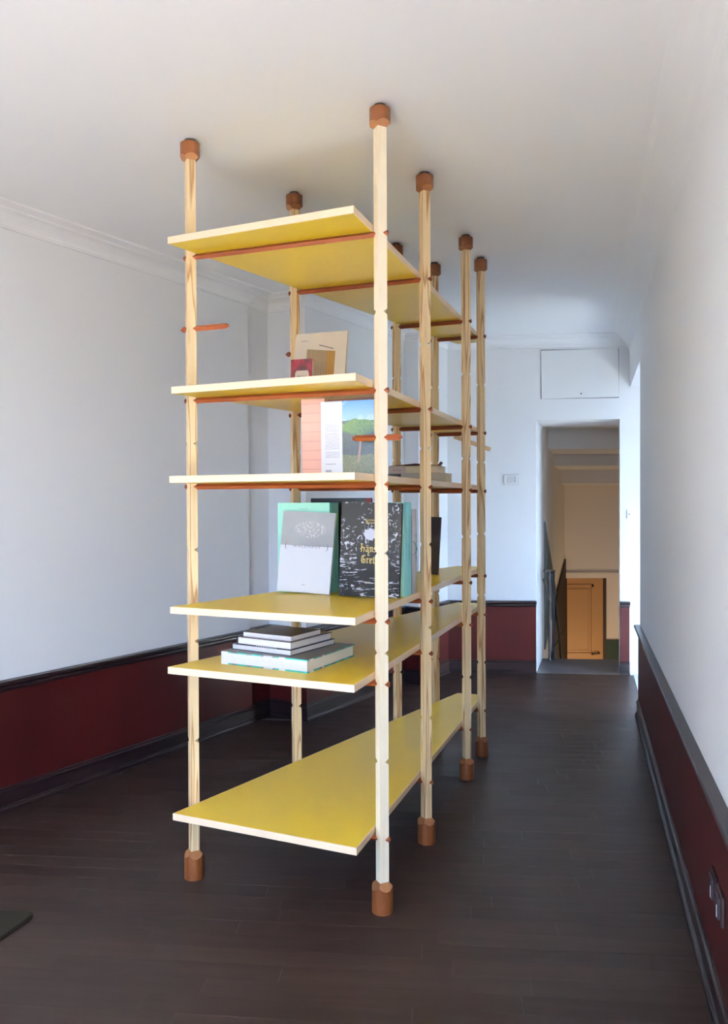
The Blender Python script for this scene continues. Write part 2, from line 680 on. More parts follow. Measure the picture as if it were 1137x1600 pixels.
structure(MB().box((0.5, 6.72, -1.9), (5.4, 6.92, -0.004)).out('wall_landing', M['stair_wall']))
dr = MB()
dr.box((2.45, FARY - 0.05, -1.85), (3.355, FARY + 0.01, 0.37))
for a, b in ((2.62, 3.22),):
    for off, th, dp in ((0.0, 0.03, 0.018), (0.06, 0.012, 0.010)):
        z0, z1 = -0.72 + off, 0.27 - off
        x0, x1 = a + off, b - off
        dr.box((x0, FARY - 0.05 - dp, z0), (x0 + th, FARY - 0.04, z1))
        dr.box((x1 - th, FARY - 0.05 - dp, z0), (x1, FARY - 0.04, z1))
        dr.box((x0, FARY - 0.05 - dp, z0), (x1, FARY - 0.04, z0 + th))
        dr.box((x0, FARY - 0.05 - dp, z1 - th), (x1, FARY - 0.04, z1))
door = structure(dr.out('door_1', plain('tan_door_paint', (188, 142, 90), 0.45)))
MB().tube([(3.29, FARY - 0.05, -0.69), (3.29, FARY - 0.10, -0.69)], 0.012).tube([(3.30, FARY - 0.10, -0.69), (3.18, FARY - 0.10, -0.70)], 0.009).out('handle', M['metal'], door)
jb = MB().box((3.355, FARY - 0.06, -1.85), (3.40, FARY + 0.01, 0.40)).out('frame', plain('dark_jamb', (62, 46, 34), 0.5), door)
M['green'] = plain('dark_green_paint', (44, 66, 58), 0.5)
structure(MB().box((3.40, FARY - 0.03, -1.85), (5.0, FARY + 0.01, -0.60)).box((3.40, FARY - 0.045, -0.60), (5.0, FARY + 0.01, -0.52)).out('trim_9', M['green']))
lamp_d = bpy.data.lights.new('hall_lamp', 'POINT')
lamp_d.energy = 34
lamp_d.color = (1.0, 0.74, 0.48)
lamp_d.shadow_soft_size = 0.12
lamp = bpy.data.objects.new('hall_lamp', lamp_d)
COL.objects.link(lamp)
lamp.location = (2.95, 9.4, -1.2)


def ray(px, py):
    """direction through a photograph pixel"""
    u, v = (px - 568.5) / 1218.0, (800 - py) / 1218.0
    return (cam.matrix_world.to_3x3() @ Vector((u, v, -1)))


CP = Vector((0, 0, 1.426))


def at_plane(px, py, p0, nrm):
    d = ray(px, py)
    return CP + d * ((Vector(p0) - CP).dot(Vector(nrm)) / d.dot(Vector(nrm)))


# dark wainscot and stair string fixed to the stairwell's left wall, black handrail in front of it
p0s, ns = (S0.x, S0.y, 0), (SN.x, SN.y, 0)
def slab_on(pts, th, name, m, parent=None):
    n3 = Vector(ns)
    a = [at_plane(x, y, p0s, ns) for x, y in pts]
    vs = a + [p + n3 * th for p in a]
    n = len(a)
    fs = [list(range(n)), list(range(n, 2 * n))] + [[i, (i + 1) % n, n + (i + 1) % n, n + i] for i in range(n)]
    return mesh_obj(name, vs, fs, m, parent)
structure(slab_on([(849.5, 815), (868, 926), (850, 1015)], 0.012, 'trim_10', plain('slate_green_paint', (74, 92, 96), 0.6)))
structure(slab_on([(868, 926), (883, 868), (884, 1060), (858, 1060)], 0.02, 'trim_11', plain('dark_stair_panel', (24, 15, 15), 0.6, 0.2)))
rail = empty('stair_railing', (S0.x + SN.x * 0.1 + SDIR.x * 0.15, S0.y + SN.y * 0.1 + SDIR.y * 0.15, 0))
tag(rail, 'black metal stair railing beyond the far doorway', 'railing')
inv = Matrix.Translation(-rail.location)
q0 = (rail.location.x, rail.location.y, 0)
def rp(px, py):
    return inv @ at_plane(px, py, q0, ns)
bz = rp(859, 1029)
for (x0, x1, r_) in ((858, 860, 0.012), (864, 867, 0.014)):
    MB().tube([rp(x0, 893), rp(x0 + 0.5, 1032)], r_, 8).out('post', M['dark'], rail)
MB().tube([rp(850, 892), rp(866, 892)], 0.009, 8).out('top_rail', M['dark'], rail)
MB().tube([rp(861, 895), rp(873, 985), rp(876, 1030)], 0.012, 8).out('handrail', M['dark'], rail)
MB().tube([rp(849, 905), rp(860, 945)], 0.008, 8).out('brace', M['dark'], rail)
MB().tube([rp(862, 1018), rp(880, 985)], 0.007, 8).out('brace', M['dark'], rail)

# ------------------------------------------------------------------ shelving unit
U0 = Vector((0.060, 2.711))
UROT = R(-19.63)
UM = Matrix.Translation((U0.x, U0.y, 0)) @ Matrix.Rotation(UROT, 4, 'Z')
unit = empty('shelving_unit', (U0.x, U0.y, 0), UROT)
tag(unit, 'tall wedge-plan shelving unit of notched pine posts and yellow shelves, floor to ceiling', 'bookcase')
A_ = [0.0, 0.588, 1.392, 1.784]
LW = [0.7574 - 0.2752 * a for a in A_]
ZL = [2.359, 2.089, 1.817, 1.654, 1.491, 1.252, 1.014, 0.905, 0.796, 0.526, 0.254]
BAR_LEVELS = [0, 2, 4, 6, 8, 10]
NR = 0.0108
PWD = 0.034 / math.sqrt(2)
Z_BOT, Z_TOP = 0.06, H - 0.03


def post_mesh():
    w, r = PWD, NR
    levels = sorted(ZL)
    mb = MB()
    zs = [Z_BOT]
    for zc in levels:
        zs += [zc - r, zc, zc + r]
    zs.append(Z_TOP)
    notch = set(round(z_, 6) for z_ in levels)
    def sec(z_):
        # (x corner, y corner) of the left and right edge at this height
        if round(z_, 6) in notch:
            return (w - r, r)
        return (w, 0.0)
    for i in range(len(zs) - 1):
        z0, z1 = zs[i], zs[i + 1]
        for sy in (-1, 1):
            for sx in (-1, 1):
                c0, c1 = sec(z0), sec(z1)
                vs = [(0, sy * w, z0), (sx * c0[0], sy * c0[1], z0), (sx * c1[0], sy * c1[1], z1), (0, sy * w, z1)]
                mb.add(vs, [(0, 1, 2, 3)])
    for zc in levels:
        for sy in (-1, 1):
            for dz in (-r, r):
                mb.add([(-w, 0, zc + dz), (w, 0, zc + dz), (w - r, sy * r, zc), (-(w - r), sy * r, zc)], [(0, 1, 2, 3)])
    mb.add([(0, -w, Z_BOT), (w, 0, Z_BOT), (0, w, Z_BOT), (-w, 0, Z_BOT)], [(0, 1, 2, 3)])
    mb.add([(0, -w, Z_TOP), (w, 0, Z_TOP), (0, w, Z_TOP), (-w, 0, Z_TOP)], [(0, 1, 2, 3)])
    return mb


def end_block(side_h, slope, rad, sign, zflat):
    """turned block whose open end is cut by four sloping facets that meet the post's faces"""
    mb = MB()
    N = 48
    half = 0.0172
    rim, inner, flat = [], [], []
    for i in range(N):
        w = 2 * PI * i / N
        x, y = math.cos(w), math.sin(w)
        f = max(abs(x + y), abs(x - y)) / math.sqrt(2)
        s = rad * f
        flat.append((rad * x, rad * y, zflat))
        rim.append((rad * x, rad * y, zflat + sign * (side_h + slope * (rad - s))))
        q = half / f
        inner.append((q * x, q * y, zflat + sign * (side_h + slope * (rad - half))))
    for i in range(N):
        j = (i + 1) % N
        mb.add([flat[i], flat[j], rim[j], rim[i]], [(0, 1, 2, 3)], 0, True)
        mb.add([rim[i], rim[j], inner[j], inner[i]], [(0, 1, 2, 3)], 1, False)
    mb.add(flat, [list(range(N))])
    mb.add(inner, [list(range(N))], 1)
    return mb


M['teak_end'] = hardwood('teak_end_grain', (156, 104, 66), (120, 74, 42), 0.5, 2)
pm = post_mesh()
first_post = None
for i in range(4):
    for side in (0, 1):
        x = 0.0 if side == 0 else -LW[i]
        grain = M['pine_plain'] if (i == 0 and side == 0) else M['pine']
        if first_post is None:
            p = pm.out('post', grain, unit)
            bmw = bmesh.new(); bmw.from_mesh(p.data)
            bmesh.ops.remove_doubles(bmw, verts=bmw.verts, dist=1e-5)
            bmesh.ops.recalc_face_normals(bmw, faces=bmw.faces)
            bmw.to_mesh(p.data); bmw.free()
            ft = end_block(0.081, 1.25, 0.0372, 1, 0.0).out('foot', [M['teak'], M['teak_end']], p)
            cp = end_block(0.044, 1.0, 0.0365, -1, H - 0.014).out('ceiling_cap', [M['teak'], M['teak_end']], p)
            pd = MB()
            pd.tube([(0, 0, H - 0.0145), (0, 0, H)], 0.021, 24)
            pad = pd.out('pad', M['metal'], p)
            for q in (ft, cp):
                bmw = bmesh.new(); bmw.from_mesh(q.data)
                bmesh.ops.recalc_face_normals(bmw, faces=bmw.faces)
                bmw.to_mesh(q.data); bmw.free()
            first_post = (p, ft, cp, pad)
        else:
            p = first_post[0].copy()
            COL.objects.link(p)
            p.parent = unit
            p.material_slots[0].link = 'OBJECT'
            p.material_slots[0].material = grain
            for q in first_post[1:]:
                qq = q.copy()
                COL.objects.link(qq)
                qq.parent = p
        p.location = (x, A_[i], 0)


def bar_mesh(x0, x1, tip=0.004, tk=0.55):
    r = NR * 0.985
    mb = MB()
    vs = []
    for xx, k_ in ((x0, tk), (x0 + tip, 1), (x1 - tip, 1), (x1, tk)):
        for dy, dz in ((-1, 0), (0, -1), (1, 0), (0, 1)):
            vs.append((xx, dy * r * k_, dz * r * k_))
    fs = [(0, 1, 2, 3), (12, 13, 14, 15)]
    for s in range(3):
        for j in range(4):
            fs.append((s * 4 + j, s * 4 + (j + 1) % 4, s * 4 + 4 + (j + 1) % 4, s * 4 + 4 + j))
    mb.add(vs, fs)
    return mb


for i in range(4):
    ext = PWD + 0.006
    b0 = None
    for lv in BAR_LEVELS:
        if b0 is None:
            b0 = bar_mesh(-LW[i] - ext, ext).out('crossbar', M['bar'], unit)
            b = b0
        else:
            b = b0.copy()
            COL.objects.link(b)
            b.parent = unit
        b.location = (0, A_[i], ZL[lv])
for (x, a, lv, l0, l1) in ((-LW[0], 0, 1, 0.045, 0.163), (0, 0, 3, 0.106, 0.077), (-LW[1], A_[1], 1, 0.045, 0.160)):
    b = bar_mesh(-l0, l1, 0.011, 0.3).out('peg', M['bar'], unit)
    b.location = (x, a, ZL[lv])

# shelves
ST = 0.026
def shelf_poly(df):
    fl, frt, bk = -0.135 + df, -0.185 + df, 1.990
    ln = lambda a: -0.7574 + 0.2752 * a + 0.0262
    return [(ln(fl), fl), (-0.0295, frt), (-0.0295, bk), (ln(bk), bk)]
def inset(poly, d):
    n = len(poly)
    out = []
    for i in range(n):
        a, b, c_ = Vector(poly[i - 1]), Vector(poly[i]), Vector(poly[(i + 1) % n])
        t0, t1 = (b - a).normalized(), (c_ - b).normalized()
        n0, n1 = Vector((-t0.y, t0.x)), Vector((-t1.y, t1.x))
        out.append(b + (n0 + n1) * (d / (1 + n0.dot(n1))))
    return out
SHELF_TOP = {}
for idx, lv in enumerate(BAR_LEVELS):
    z0 = ZL[lv] + NR + 0.0003
    SHELF_TOP[idx] = z0 + ST
    df = (0.0, 0.012, 0.0, 0.0, -0.012, 0.006)[idx]
    P = shelf_poly(df)
    core = inset(P, 0.0032)
    mb = MB().prism(core, 0, ST, 0)
    s_ = mb.out('shelf', M['yellow'], unit, (0, 0, z0))
    eb = MB()
    o0, o1, i0 = P, inset(P, 0.0012), inset(P, 0.0034)
    rings = [(o1, 0.0002), (o0, 0.0014), (o0, ST - 0.0014), (o1, ST - 0.0002), (i0, ST - 0.0002), (i0, 0.0002)]
    n = 4
    vs = [(p[0], p[1], z_) for ring, z_ in rings for p in ring]
    fs = []
    for r_ in range(6):
        for j in range(n):
            a, b = r_ * n, ((r_ + 1) % 6) * n
            fs.append((a + j, a + (j + 1) % n, b + (j + 1) % n, b + j))
    eb.add(vs, fs)
    tag(eb.out('edge_band', M['edge'], s_), 'pale maple edge band of the yellow shelf')


# ------------------------------------------------------------------ books
def text_mesh(name, txt, size, m, parent, loc, rot=(PI / 2, 0, 0), align='CENTER', spacing=1.0, shear=0.0, ext=0.0002):
    cu = bpy.data.curves.new(name, 'FONT')
    cu.body = txt
    cu.size = size
    cu.align_x = align
    cu.space_character = spacing
    cu.shear = shear
    cu.extrude = ext
    tmp = bpy.data.objects.new(name + '_tmp', cu)
    COL.objects.link(tmp)
    dg = bpy.context.evaluated_depsgraph_get()
    me = bpy.data.meshes.new_from_object(tmp.evaluated_get(dg))
    bpy.data.objects.remove(tmp)
    me.materials.clear()
    me.materials.append(m)
    o = bpy.data.objects.new(name, me)
    COL.objects.link(o)
    o.parent = parent
    o.location = loc
    o.rotation_euler = rot
    return o


def book(name, label, w, h, t, cover, pages, spine='L', front=None, spine_m=None, board=0.0025, inset_=0.004, hinge=True, round_spine=False, cat='book', group=None):
    """upright: x 0..w, y 0..t (front at y = 0), z 0..h; spine on the left or right side"""
    root = empty(name)
    tag(root, label, cat, group)
    mats = [cover, front or cover, spine_m or cover]
    mb = MB()
    sx = 0.0 if spine == 'L' else w
    mb.box((0, 0, 0), (w, board, h), 0)
    for fi in range(len(mb.f)):
        if all(abs(mb.v[i][1]) < 1e-6 for i in mb.f[fi]):
            mb.m[fi] = 1
    mb.box((0, t - board, 0), (w, t, h), 0)
    if round_spine:
        n = 10
        bul = 0.34 * t
        prof = []
        for i in range(n + 1):
            a = PI * i / n
            prof.append((bul * math.sin(a), t / 2 - t / 2 * math.cos(a)))
        sg = -1 if spine == 'L' else 1
        vs = []
        for dx, y in prof:
            vs += [(sx + sg * dx, y, 0), (sx + sg * dx, y, h)]
        fs = [(2 * i, 2 * i + 2, 2 * i + 3, 2 * i + 1) for i in range(n)]
        fs.append([2 * i for i in range(n + 1)])
        fs.append([2 * i + 1 for i in range(n + 1)])
        mb.add(vs, fs, 2)
        for q in range(n):
            mb.s[-(n + 2) + q] = True
    else:
        bx = (0, board) if spine == 'L' else (w - board, w)
        mb.box((bx[0], board, 0), (bx[1], t - board, h), 2)
    mb.out('cover', mats, root)
    px0, px1 = (board, w - inset_) if spine == 'L' else (inset_, w - board)
    MB().box((px0, board, inset_), (px1, t - board, h - inset_), 0).out('pages', pages, root)
    return root


def place(o, u, a, z, yaw=0.0, lean=0.0, tilt=0.0, pivot=(0, 0, 0)):
    """unit coordinates; lean back about x, tilt clockwise about y; pivot = local point that lands on (u, a, z)"""
    m = UM @ Matrix.Translation((u, a, z)) @ Matrix.Rotation(R(yaw), 4, 'Z') @ Matrix.Rotation(R(-lean), 4, 'X') @ Matrix.Rotation(R(tilt), 4, 'Y') @ Matrix.Translation(-Vector(pivot))
    o.matrix_world = m


M['mint'] = plain('mint_cloth', (174, 236, 212), 0.6, 0.3, 0.08, 20)
M['aqua'] = plain('aqua_cloth_side_lit', (150, 234, 240), 0.6, 0.3, 0.08, 20)  # spine of the mint volumes, lightened to carry the side room's light
M['black_cover'] = plain('black_cover', (34, 30, 32), 0.35, 0.5, 0.3, 30)
M['brown_cover'] = plain('dark_brown_cover', (48, 30, 28), 0.4, 0.5, 0.3, 20)
M['white_cover'] = plain('white_cover', (226, 226, 230), 0.4, 0.4)
M['gold'] = plain('gold_ink', (214, 178, 84), 0.4)
M['ink'] = plain('grey_ink', (118, 120, 126), 0.6)
M['dark_ink'] = plain('dark_ink', (60, 62, 70), 0.6)
M['teal'] = plain('teal_ribbon', (20, 128, 128), 0.5)
M['red'] = plain('red_cloth', (130, 26, 34), 0.5, 0.4, 0.2, 20)
M['grey_cover'] = plain('grey_cover', (150, 150, 152), 0.5, 0.4, 0.1, 20)
M['mauve'] = plain('mauve_cloth', (190, 142, 132), 0.6, 0.3, 0.1, 20)
M['beige'] = plain('beige_cover', (218, 204, 184), 0.5, 0.3, 0.05, 10)
M['tan_cover'] = plain('brown_paper_cover', (138, 92, 62), 0.6, 0.3, 0.2, 20)

Z4, Z5, Z3, Z2 = SHELF_TOP[3], SHELF_TOP[4], SHELF_TOP[2], SHELF_TOP[1]

# --- fourth shelf: mint volumes, white paperback, black picture book ...
MW, MH, MT = 0.238, 0.378, 0.050
def mint(label, u, a):
    b = book('art_book', label, MW, MH, MT, M['mint'], M['paper'], 'R', None, M['aqua'], group='thick mint green volumes')
    MB().box((MW - 0.0002, MT / 2 - 0.012, 0.06), (MW + 0.0002, MT / 2 - 0.011, 0.07)).out('mark', M['ink'], b)
    text_mesh('spine_title', 'LANDSCHAFT UND BAU', 0.0115, M['ink'], b, (MW, MT / 2 + 0.004, MH * 0.55), (PI / 2, -PI / 2, PI / 2), 'CENTER', 1.1)
    place(b, u, a, Z4)
    return b
b1 = mint('mint green volume standing directly behind the white paperback with the grey photograph', -0.610, 0.436)
text_mesh('cover_line', 'LANDSCHAFT', 0.007, M['ink'], b1, (MW / 2, -0.0002, MH * 0.925))
mint('second mint green volume, hidden most behind the one with the white paperback', -0.610, 0.4875)
mint('mint green volume standing directly behind the black gold-lettered book', -0.274, 0.396)
mint('rear mint green volume, its aqua spine beside the thin black book', -0.274, 0.4475)

k = NT('waldhaus_cover', 0.4, 0.4)
k.obj()
AW, AH, AT = 0.236, 0.336, 0.010
inphoto = k.gt(k.z, AH * 0.575)
nz = k.noise(k.mapped((90, 90, 90)), 1.0, 3.0, 0.7)
cxd = k.math('DIVIDE', k.math('SUBTRACT', k.x, AW * 0.55), AW * 0.30)
czd = k.math('DIVIDE', k.math('SUBTRACT', k.z, AH * 0.78), AH * 0.10)
rr = k.math('ADD', k.mul(cxd, cxd), k.mul(czd, czd))
spot = k.mul(k.gt(nz, 0.53), k.lt(rr, 1.0))
ph = k.mix(k.noise(k.mapped((9, 9, 9)), 1.0, 2.0), lin((140, 142, 146)), lin((178, 178, 178)))
ph = k.mix(k.mul(spot, 0.6), ph, lin((222, 222, 222)))
wald = k.col(k.mix(inphoto, lin((228, 228, 232)), ph))
b = book('paperback', 'white paperback lettered WALDHAUS under a grey photograph, leaning on the mint volume', AW, AH, AT, M['white_cover'], M['paper'], 'L', wald, None, 0.0008, 0.0008)
text_mesh('title', 'WALDHAUS', 0.0175, M['ink'], b, (AW / 2, -0.0003, AH * 0.552), spacing=1.42)
for s_, xx in (('(', 0.024), (')', AW - 0.024)):
    text_mesh('bracket', s_, 0.034, M['ink'], b, (xx, -0.0003, AH * 0.545))
text_mesh('imprint', 'edition', 0.006, M['ink'], b, (AW / 2, -0.0003, AH * 0.09))
place(b, -0.352, 0.390, Z4, 1.0, 7.0, 2.4, (AW, AT, 0))

# black picture book: procedural bare-forest print, gold blackletter title built from nib strokes
k = NT('forest_print', 0.5, 0.25)
k.obj()
CW, CH, CT = 0.246, 0.374, 0.026
v1 = k.noise(k.mapped((60, 60, 60)), 1.0, 4.0, 0.7, 0.6)
v4 = k.noise(k.mapped((16, 16, 95)), 1.0, 4.0, 0.65, 1.6)
v2 = k.noise(k.mapped((12, 12, 15)), 1.0, 2.0, 0.5, 0.6)
v3 = k.noise(k.mapped((70, 70, 16)), 1.0, 4.0, 0.7, 1.5)
gl_x = k.math('DIVIDE', k.math('SUBTRACT', k.x, CW * 0.50), CW * 0.16)
gl_z = k.math('DIVIDE', k.math('SUBTRACT', k.z, CH * 0.66), CH * 0.085)
gl = k.lt(k.math('ADD', k.mul(gl_x, gl_x), k.math('ADD', k.mul(gl_z, gl_z), k.math('MULTIPLY', v1, 1.5))), 1.25)
leaf = k.mul(k.mul(k.gt(v1, 0.585), k.gt(v2, 0.46)), k.gt(k.z, CH * 0.36))
sweepn = k.mul(k.mul(k.gt(v4, 0.565), k.gt(v2, 0.44)), k.lt(k.z, CH * 0.45))
trunk = k.mul(k.gt(v3, 0.63), k.between(k.z, CH * 0.5, CH * 0.82))
ink = k.math('MAXIMUM', k.math('MAXIMUM', leaf, sweepn), k.math('MAXIMUM', trunk, gl))
mid_clear = k.mul(k.between(k.z, CH * 0.36, CH * 0.535), k.between(k.x, CW * 0.28, CW * 0.78))
ink = k.mul(ink, k.math('SUBTRACT', 1.0, mid_clear))
forest = k.col(k.mix(ink, lin((32, 27, 25)), lin((200, 200, 210))))
b = book('picture_book', 'large black picture book with gold blackletter title over a white-on-black forest print', CW, CH, CT, M['black_cover'], M['grey_cover'], 'L', forest, plain('indigo_spine', (74, 72, 100), 0.4, 0.5, 0.3, 40))
NIB = Vector((0.55, 0.45))
GL = {   # strokes on a 10-unit letter grid (x height 6, cap height 10)
    'H': ([[(1.2, 9.4), (2.2, 10), (2.2, 1), (1.2, 0)], [(2.6, 9.2), (4.4, 9.8)], [(2.2, 5.0), (4.4, 6.2), (5.6, 5), (5.6, 1.2), (4.6, -0.6)], [(0.2, 3.4), (1.4, 4.2)]], 7.2),
    'a': ([[(0.8, 5), (2, 6), (3.6, 5.6), (3.6, 1), (4.4, 0)], [(3.4, 3.6), (1, 2.8), (0.8, 1), (2, 0), (3.4, 1)]], 5.2),
    'n': ([[(0.3, 5.2), (1.2, 6), (1.4, 5), (1.4, 1), (2.2, 0)], [(1.5, 5), (3.2, 6), (4, 5), (4, 1), (4.8, 0)]], 5.4),
    's': ([[(3.8, 5.6), (2.2, 6), (1, 5), (1.2, 3.8), (3.4, 2.8), (3.6, 1.2), (2.2, 0), (0.6, 0.6)]], 4.6),
    'e': ([[(1, 3), (3.2, 4), (3.4, 5.2), (2.2, 6), (1, 5), (1, 1.2), (2, 0), (3.6, 0.8)]], 4.5),
    'l': ([[(0.6, 9.2), (1.4, 10), (1.4, 1), (2.3, 0)]], 3.0),
    'G': ([[(5.6, 9.2), (3.6, 10), (1.4, 8.4), (0.8, 4), (1.4, 1.2), (3.4, 0), (5.6, 1.2), (5.8, 4.4), (3.6, 4.8)], [(3.4, 8.6), (3, 5), (3.4, 2)]], 7.0),
    'r': ([[(0.3, 5.2), (1.2, 6), (1.4, 5), (1.4, 1), (2.2, 0)], [(1.6, 5), (2.8, 6), (3.6, 5.2)]], 4.0),
    't': ([[(1.2, 8), (1.2, 1), (2.2, 0), (3, 0.6)], [(0, 5.9), (2.8, 6)]], 3.6),
    '&': ([[(4.2, 5.4), (2.6, 6), (1.4, 5), (2.6, 3.6), (1, 2), (1.6, 0.4), (3.2, 0), (4.4, 1.4)]], 5.4),
}
def nib_text(name, txt, scale, x, z, parent):
    mb = MB()
    wd = sum(GL[c_ if c_ != 'ä' else 'a'][1] for c_ in txt)
    pen = -wd / 2
    eps = 0
    for c_ in txt:
        st_, adv = GL[c_ if c_ != 'ä' else 'a']
        st_ = [list(s) for s in st_]
        if c_ == 'ä':
            st_ += [[(1.2, 7.6), (1.7, 8.2)], [(3.0, 7.6), (3.5, 8.2)]]
        for s in st_:
            for p, q in zip(s[:-1], s[1:]):
                p, q = Vector(p), Vector(q)
                nb_ = NIB if abs((q - p).normalized().cross(NIB.normalized())) > 0.3 else Vector((0.5, -0.35))
                qd = [p - nb_, p + nb_, q + nb_, q - nb_]
                eps += 1
                yy = -0.0004 - 0.0000008 * eps
                mb.add([((pen + v.x) * scale, yy, v.y * scale) for v in qd] + [((pen + v.x) * scale, 0.0, v.y * scale) for v in qd],
                       [(0, 1, 2, 3), (0, 1, 5, 4), (1, 2, 6, 5), (2, 3, 7, 6), (3, 0, 4, 7)])
        pen += adv
    o = mb.out(name, M['gold'], parent)
    o.location = (x, 0, z)
    return o
nib_text('title', 'Hänsel', 0.0031, CW * 0.52, CH * 0.475, b)
nib_text('title', '&', 0.0022, CW * 0.48, CH * 0.435, b)
nib_text('title', 'Gretel', 0.0031, CW * 0.52, CH * 0.355, b)
text_mesh('author', 'Lorenzo', 0.0115, M['gold'], b, (CW * 0.49, -0.0004, CH * 0.805))
text_mesh('author', 'Mattotti', 0.0115, M['gold'], b, (CW * 0.49, -0.0004, CH * 0.775))
text_mesh('imprint', 'orecchio', 0.0075, M['gold'], b, (CW * 0.47, -0.0004, CH * 0.15))
place(b, -0.046, 0.372, Z4, 4.5, 3.2, 1.4, (CW, CT, 0))

b = book('thin_book', 'thin black book between the aqua spine and the white rounded spine', 0.212, 0.325, 0.0115, M['black_cover'], M['paper'], 'R')
place(b, -0.250, 0.4985, Z4)
b = book('thick_book', 'white book with rounded spine and teal ribbon loop, beside the second right post', 0.2, 0.35, 0.068, M['white_cover'], M['paper_cream'], 'R', None, plain('grey_white_spine', (206, 204, 206), 0.45, 0.4, 0.08, 12), round_spine=True)
text_mesh('spine_title', 'LES FABRIQUES', 0.016, M['dark_ink'], b, (0.2 + 0.0234, 0.040, 0.19), (PI / 2, -PI / 2, PI / 2), 'CENTER', 1.05)
rb = MB()
pts = [(0.204, 0.001, 0.222), (0.217, 0.010, 0.216), (0.2255, 0.022, 0.203), (0.2285, 0.028, 0.184), (0.2245, 0.019, 0.166), (0.214, 0.008, 0.157)]
for i in range(len(pts) - 1):
    p, q = pts[i], pts[i + 1]
    rb.add([(p[0], p[1] - 0.004, p[2]), (p[0], p[1] + 0.004, p[2]), (q[0], q[1] + 0.004, q[2]), (q[0], q[1] - 0.004, q[2]),
            (p[0] + .001, p[1] - 0.004, p[2]), (p[0] + .001, p[1] + 0.004, p[2]), (q[0] + .001, q[1] + 0.004, q[2]), (q[0] + .001, q[1] - 0.004, q[2])],
           [(0, 1, 2, 3), (4, 5, 6, 7), (0, 1, 5, 4), (1, 2, 6, 5), (2, 3, 7, 6), (3, 0, 4, 7)])
rb.out('ribbon', M['teal'], b)
place(b, -0.2525, 0.5115, Z4)
b = book('brown_book', 'dark brown upright book beyond the second right post, tilted to the right', 0.096, 0.30, 0.022, M['brown_cover'], M['paper_cream'], 'L')
place(b, -0.150, 1.40, Z4, 0, 1.0, 3.2, (0.096, 0.022, 0))
b = book('folio', 'tall black folio with dark red spine edge rising behind the mint volumes', 0.285, 0.398, 0.022, M['black_cover'], M['paper'], 'R', None, M['red'])
MB().box((0.263, -0.0004, 0), (0.285, 0.0005, 0.398)).out('spine_wrap', M['red'], b)
place(b, -0.545, 0.640, Z4)

# --- fifth shelf: four books lying in a stack (x to the right, y depth, z thickness)
def flat_book(name, label, w, d, t, cover, pages, spine='L', top=None, board=0.0022, ins=0.004, edge=None):
    root = empty(name)
    tag(root, label, 'book', 'books stacked flat on the fifth shelf')
    mb = MB()
    mb.box((-w, 0, 0), (0, d, board), 0)
    mb.box((-w, 0, t - board), (0, d, t), 0)
    top_i = len(mb.f) - 5
    mb.m[top_i] = 1
    mb.box((-w, 0, board), (-w + board, d, t - board), 0) if spine == 'L' else mb.box((-w, d - board, board), (0, d, t - board), 0)
    mb.out('cover', [cover, top or cover], root)
    if spine == 'L':
        MB().box((-w + board, ins, board), (-ins, d - ins, t - board)).out('pages', pages, root)
    else:
        MB().box((-w + ins, ins, board), (-ins, d - board, t - board)).out('pages', pages, root)
    return root
k = NT('striped_board', 0.45, 0.4)
k.obj()
sn = k.noise(k.mapped((15, 15, 0.0)), 1.0, 0.0)
c = k.ramp(sn, [(0.0, lin((226, 226, 230))), (0.40, lin((226, 226, 230))), (0.41, lin((50, 168, 154))), (0.52, lin((50, 168, 154))), (0.53, lin((116, 118, 124))), (0.62, lin((200, 200, 206)))])
k.t.nodes[-1] if False else None
for nd in k.t.nodes:
    if nd.type == 'VALTORGB':
        nd.color_ramp.interpolation = 'CONSTANT'
striped = k.col(c)
grey_top = plain('grey_photo_cover', (132, 130, 132), 0.35, 0.5, 0.35, 9)
b = flat_book('art_book', 'thickest lying book, teal and grey striped cover edges, lowest in the stack', 0.375, 0.345, 0.047, striped, M['paper'], 'L', grey_top, 0.0045, 0.005)
place(b, -0.243, -0.088, Z5, -8)
z = Z5 + 0.0472
b = flat_book('catalogue', 'white-paged lying book with navy boards, directly on the striped one', 0.275, 0.285, 0.021, plain('navy_cover', (34, 28, 56), 0.4), M['paper'], 'L', M['black_cover'], 0.002, 0.003)
place(b, -0.328, -0.045, z, -12)
z += 0.0212
b = flat_book('catalogue', 'lying book with black spine on its left end, second from the top', 0.252, 0.262, 0.029, M['black_cover'], M['paper'], 'L', plain('mauve_grey_cover', (150, 130, 134), 0.4), 0.0025, 0.005)
MB().box((-0.252 - 0.004, 0, 0.001), (-0.2515, 0.262, 0.028), ch=0.003).out('spine', M['black_cover'], b)
for i in range(9):
    MB().box((-0.16 + i * 0.011, -0.0003, 0.0004), (-0.154 + i * 0.011, 0.0005, 0.0021)).out('lettering', M['white_cover'], b)
place(b, -0.326, -0.046, z, -12)
z += 0.0292
k = NT('dark_photo_cover', 0.3, 0.5)
f = k.noise(k.mapped((9, 14, 1)), 1.0, 3.0, 0.6, 0.8)
dk = k.col(k.ramp(f, [(0.3, lin((34, 26, 26))), (0.6, lin((70, 58, 58))), (0.75, lin((96, 104, 120)))]))
b = flat_book('photo_book', 'smallest lying book with a dark photograph cover, topmost of the stack', 0.220, 0.190, 0.0155, M['white_cover'], M['paper'], 'L', dk, 0.0012, 0.0012)
place(b, -0.334, -0.026, z, -11.0)

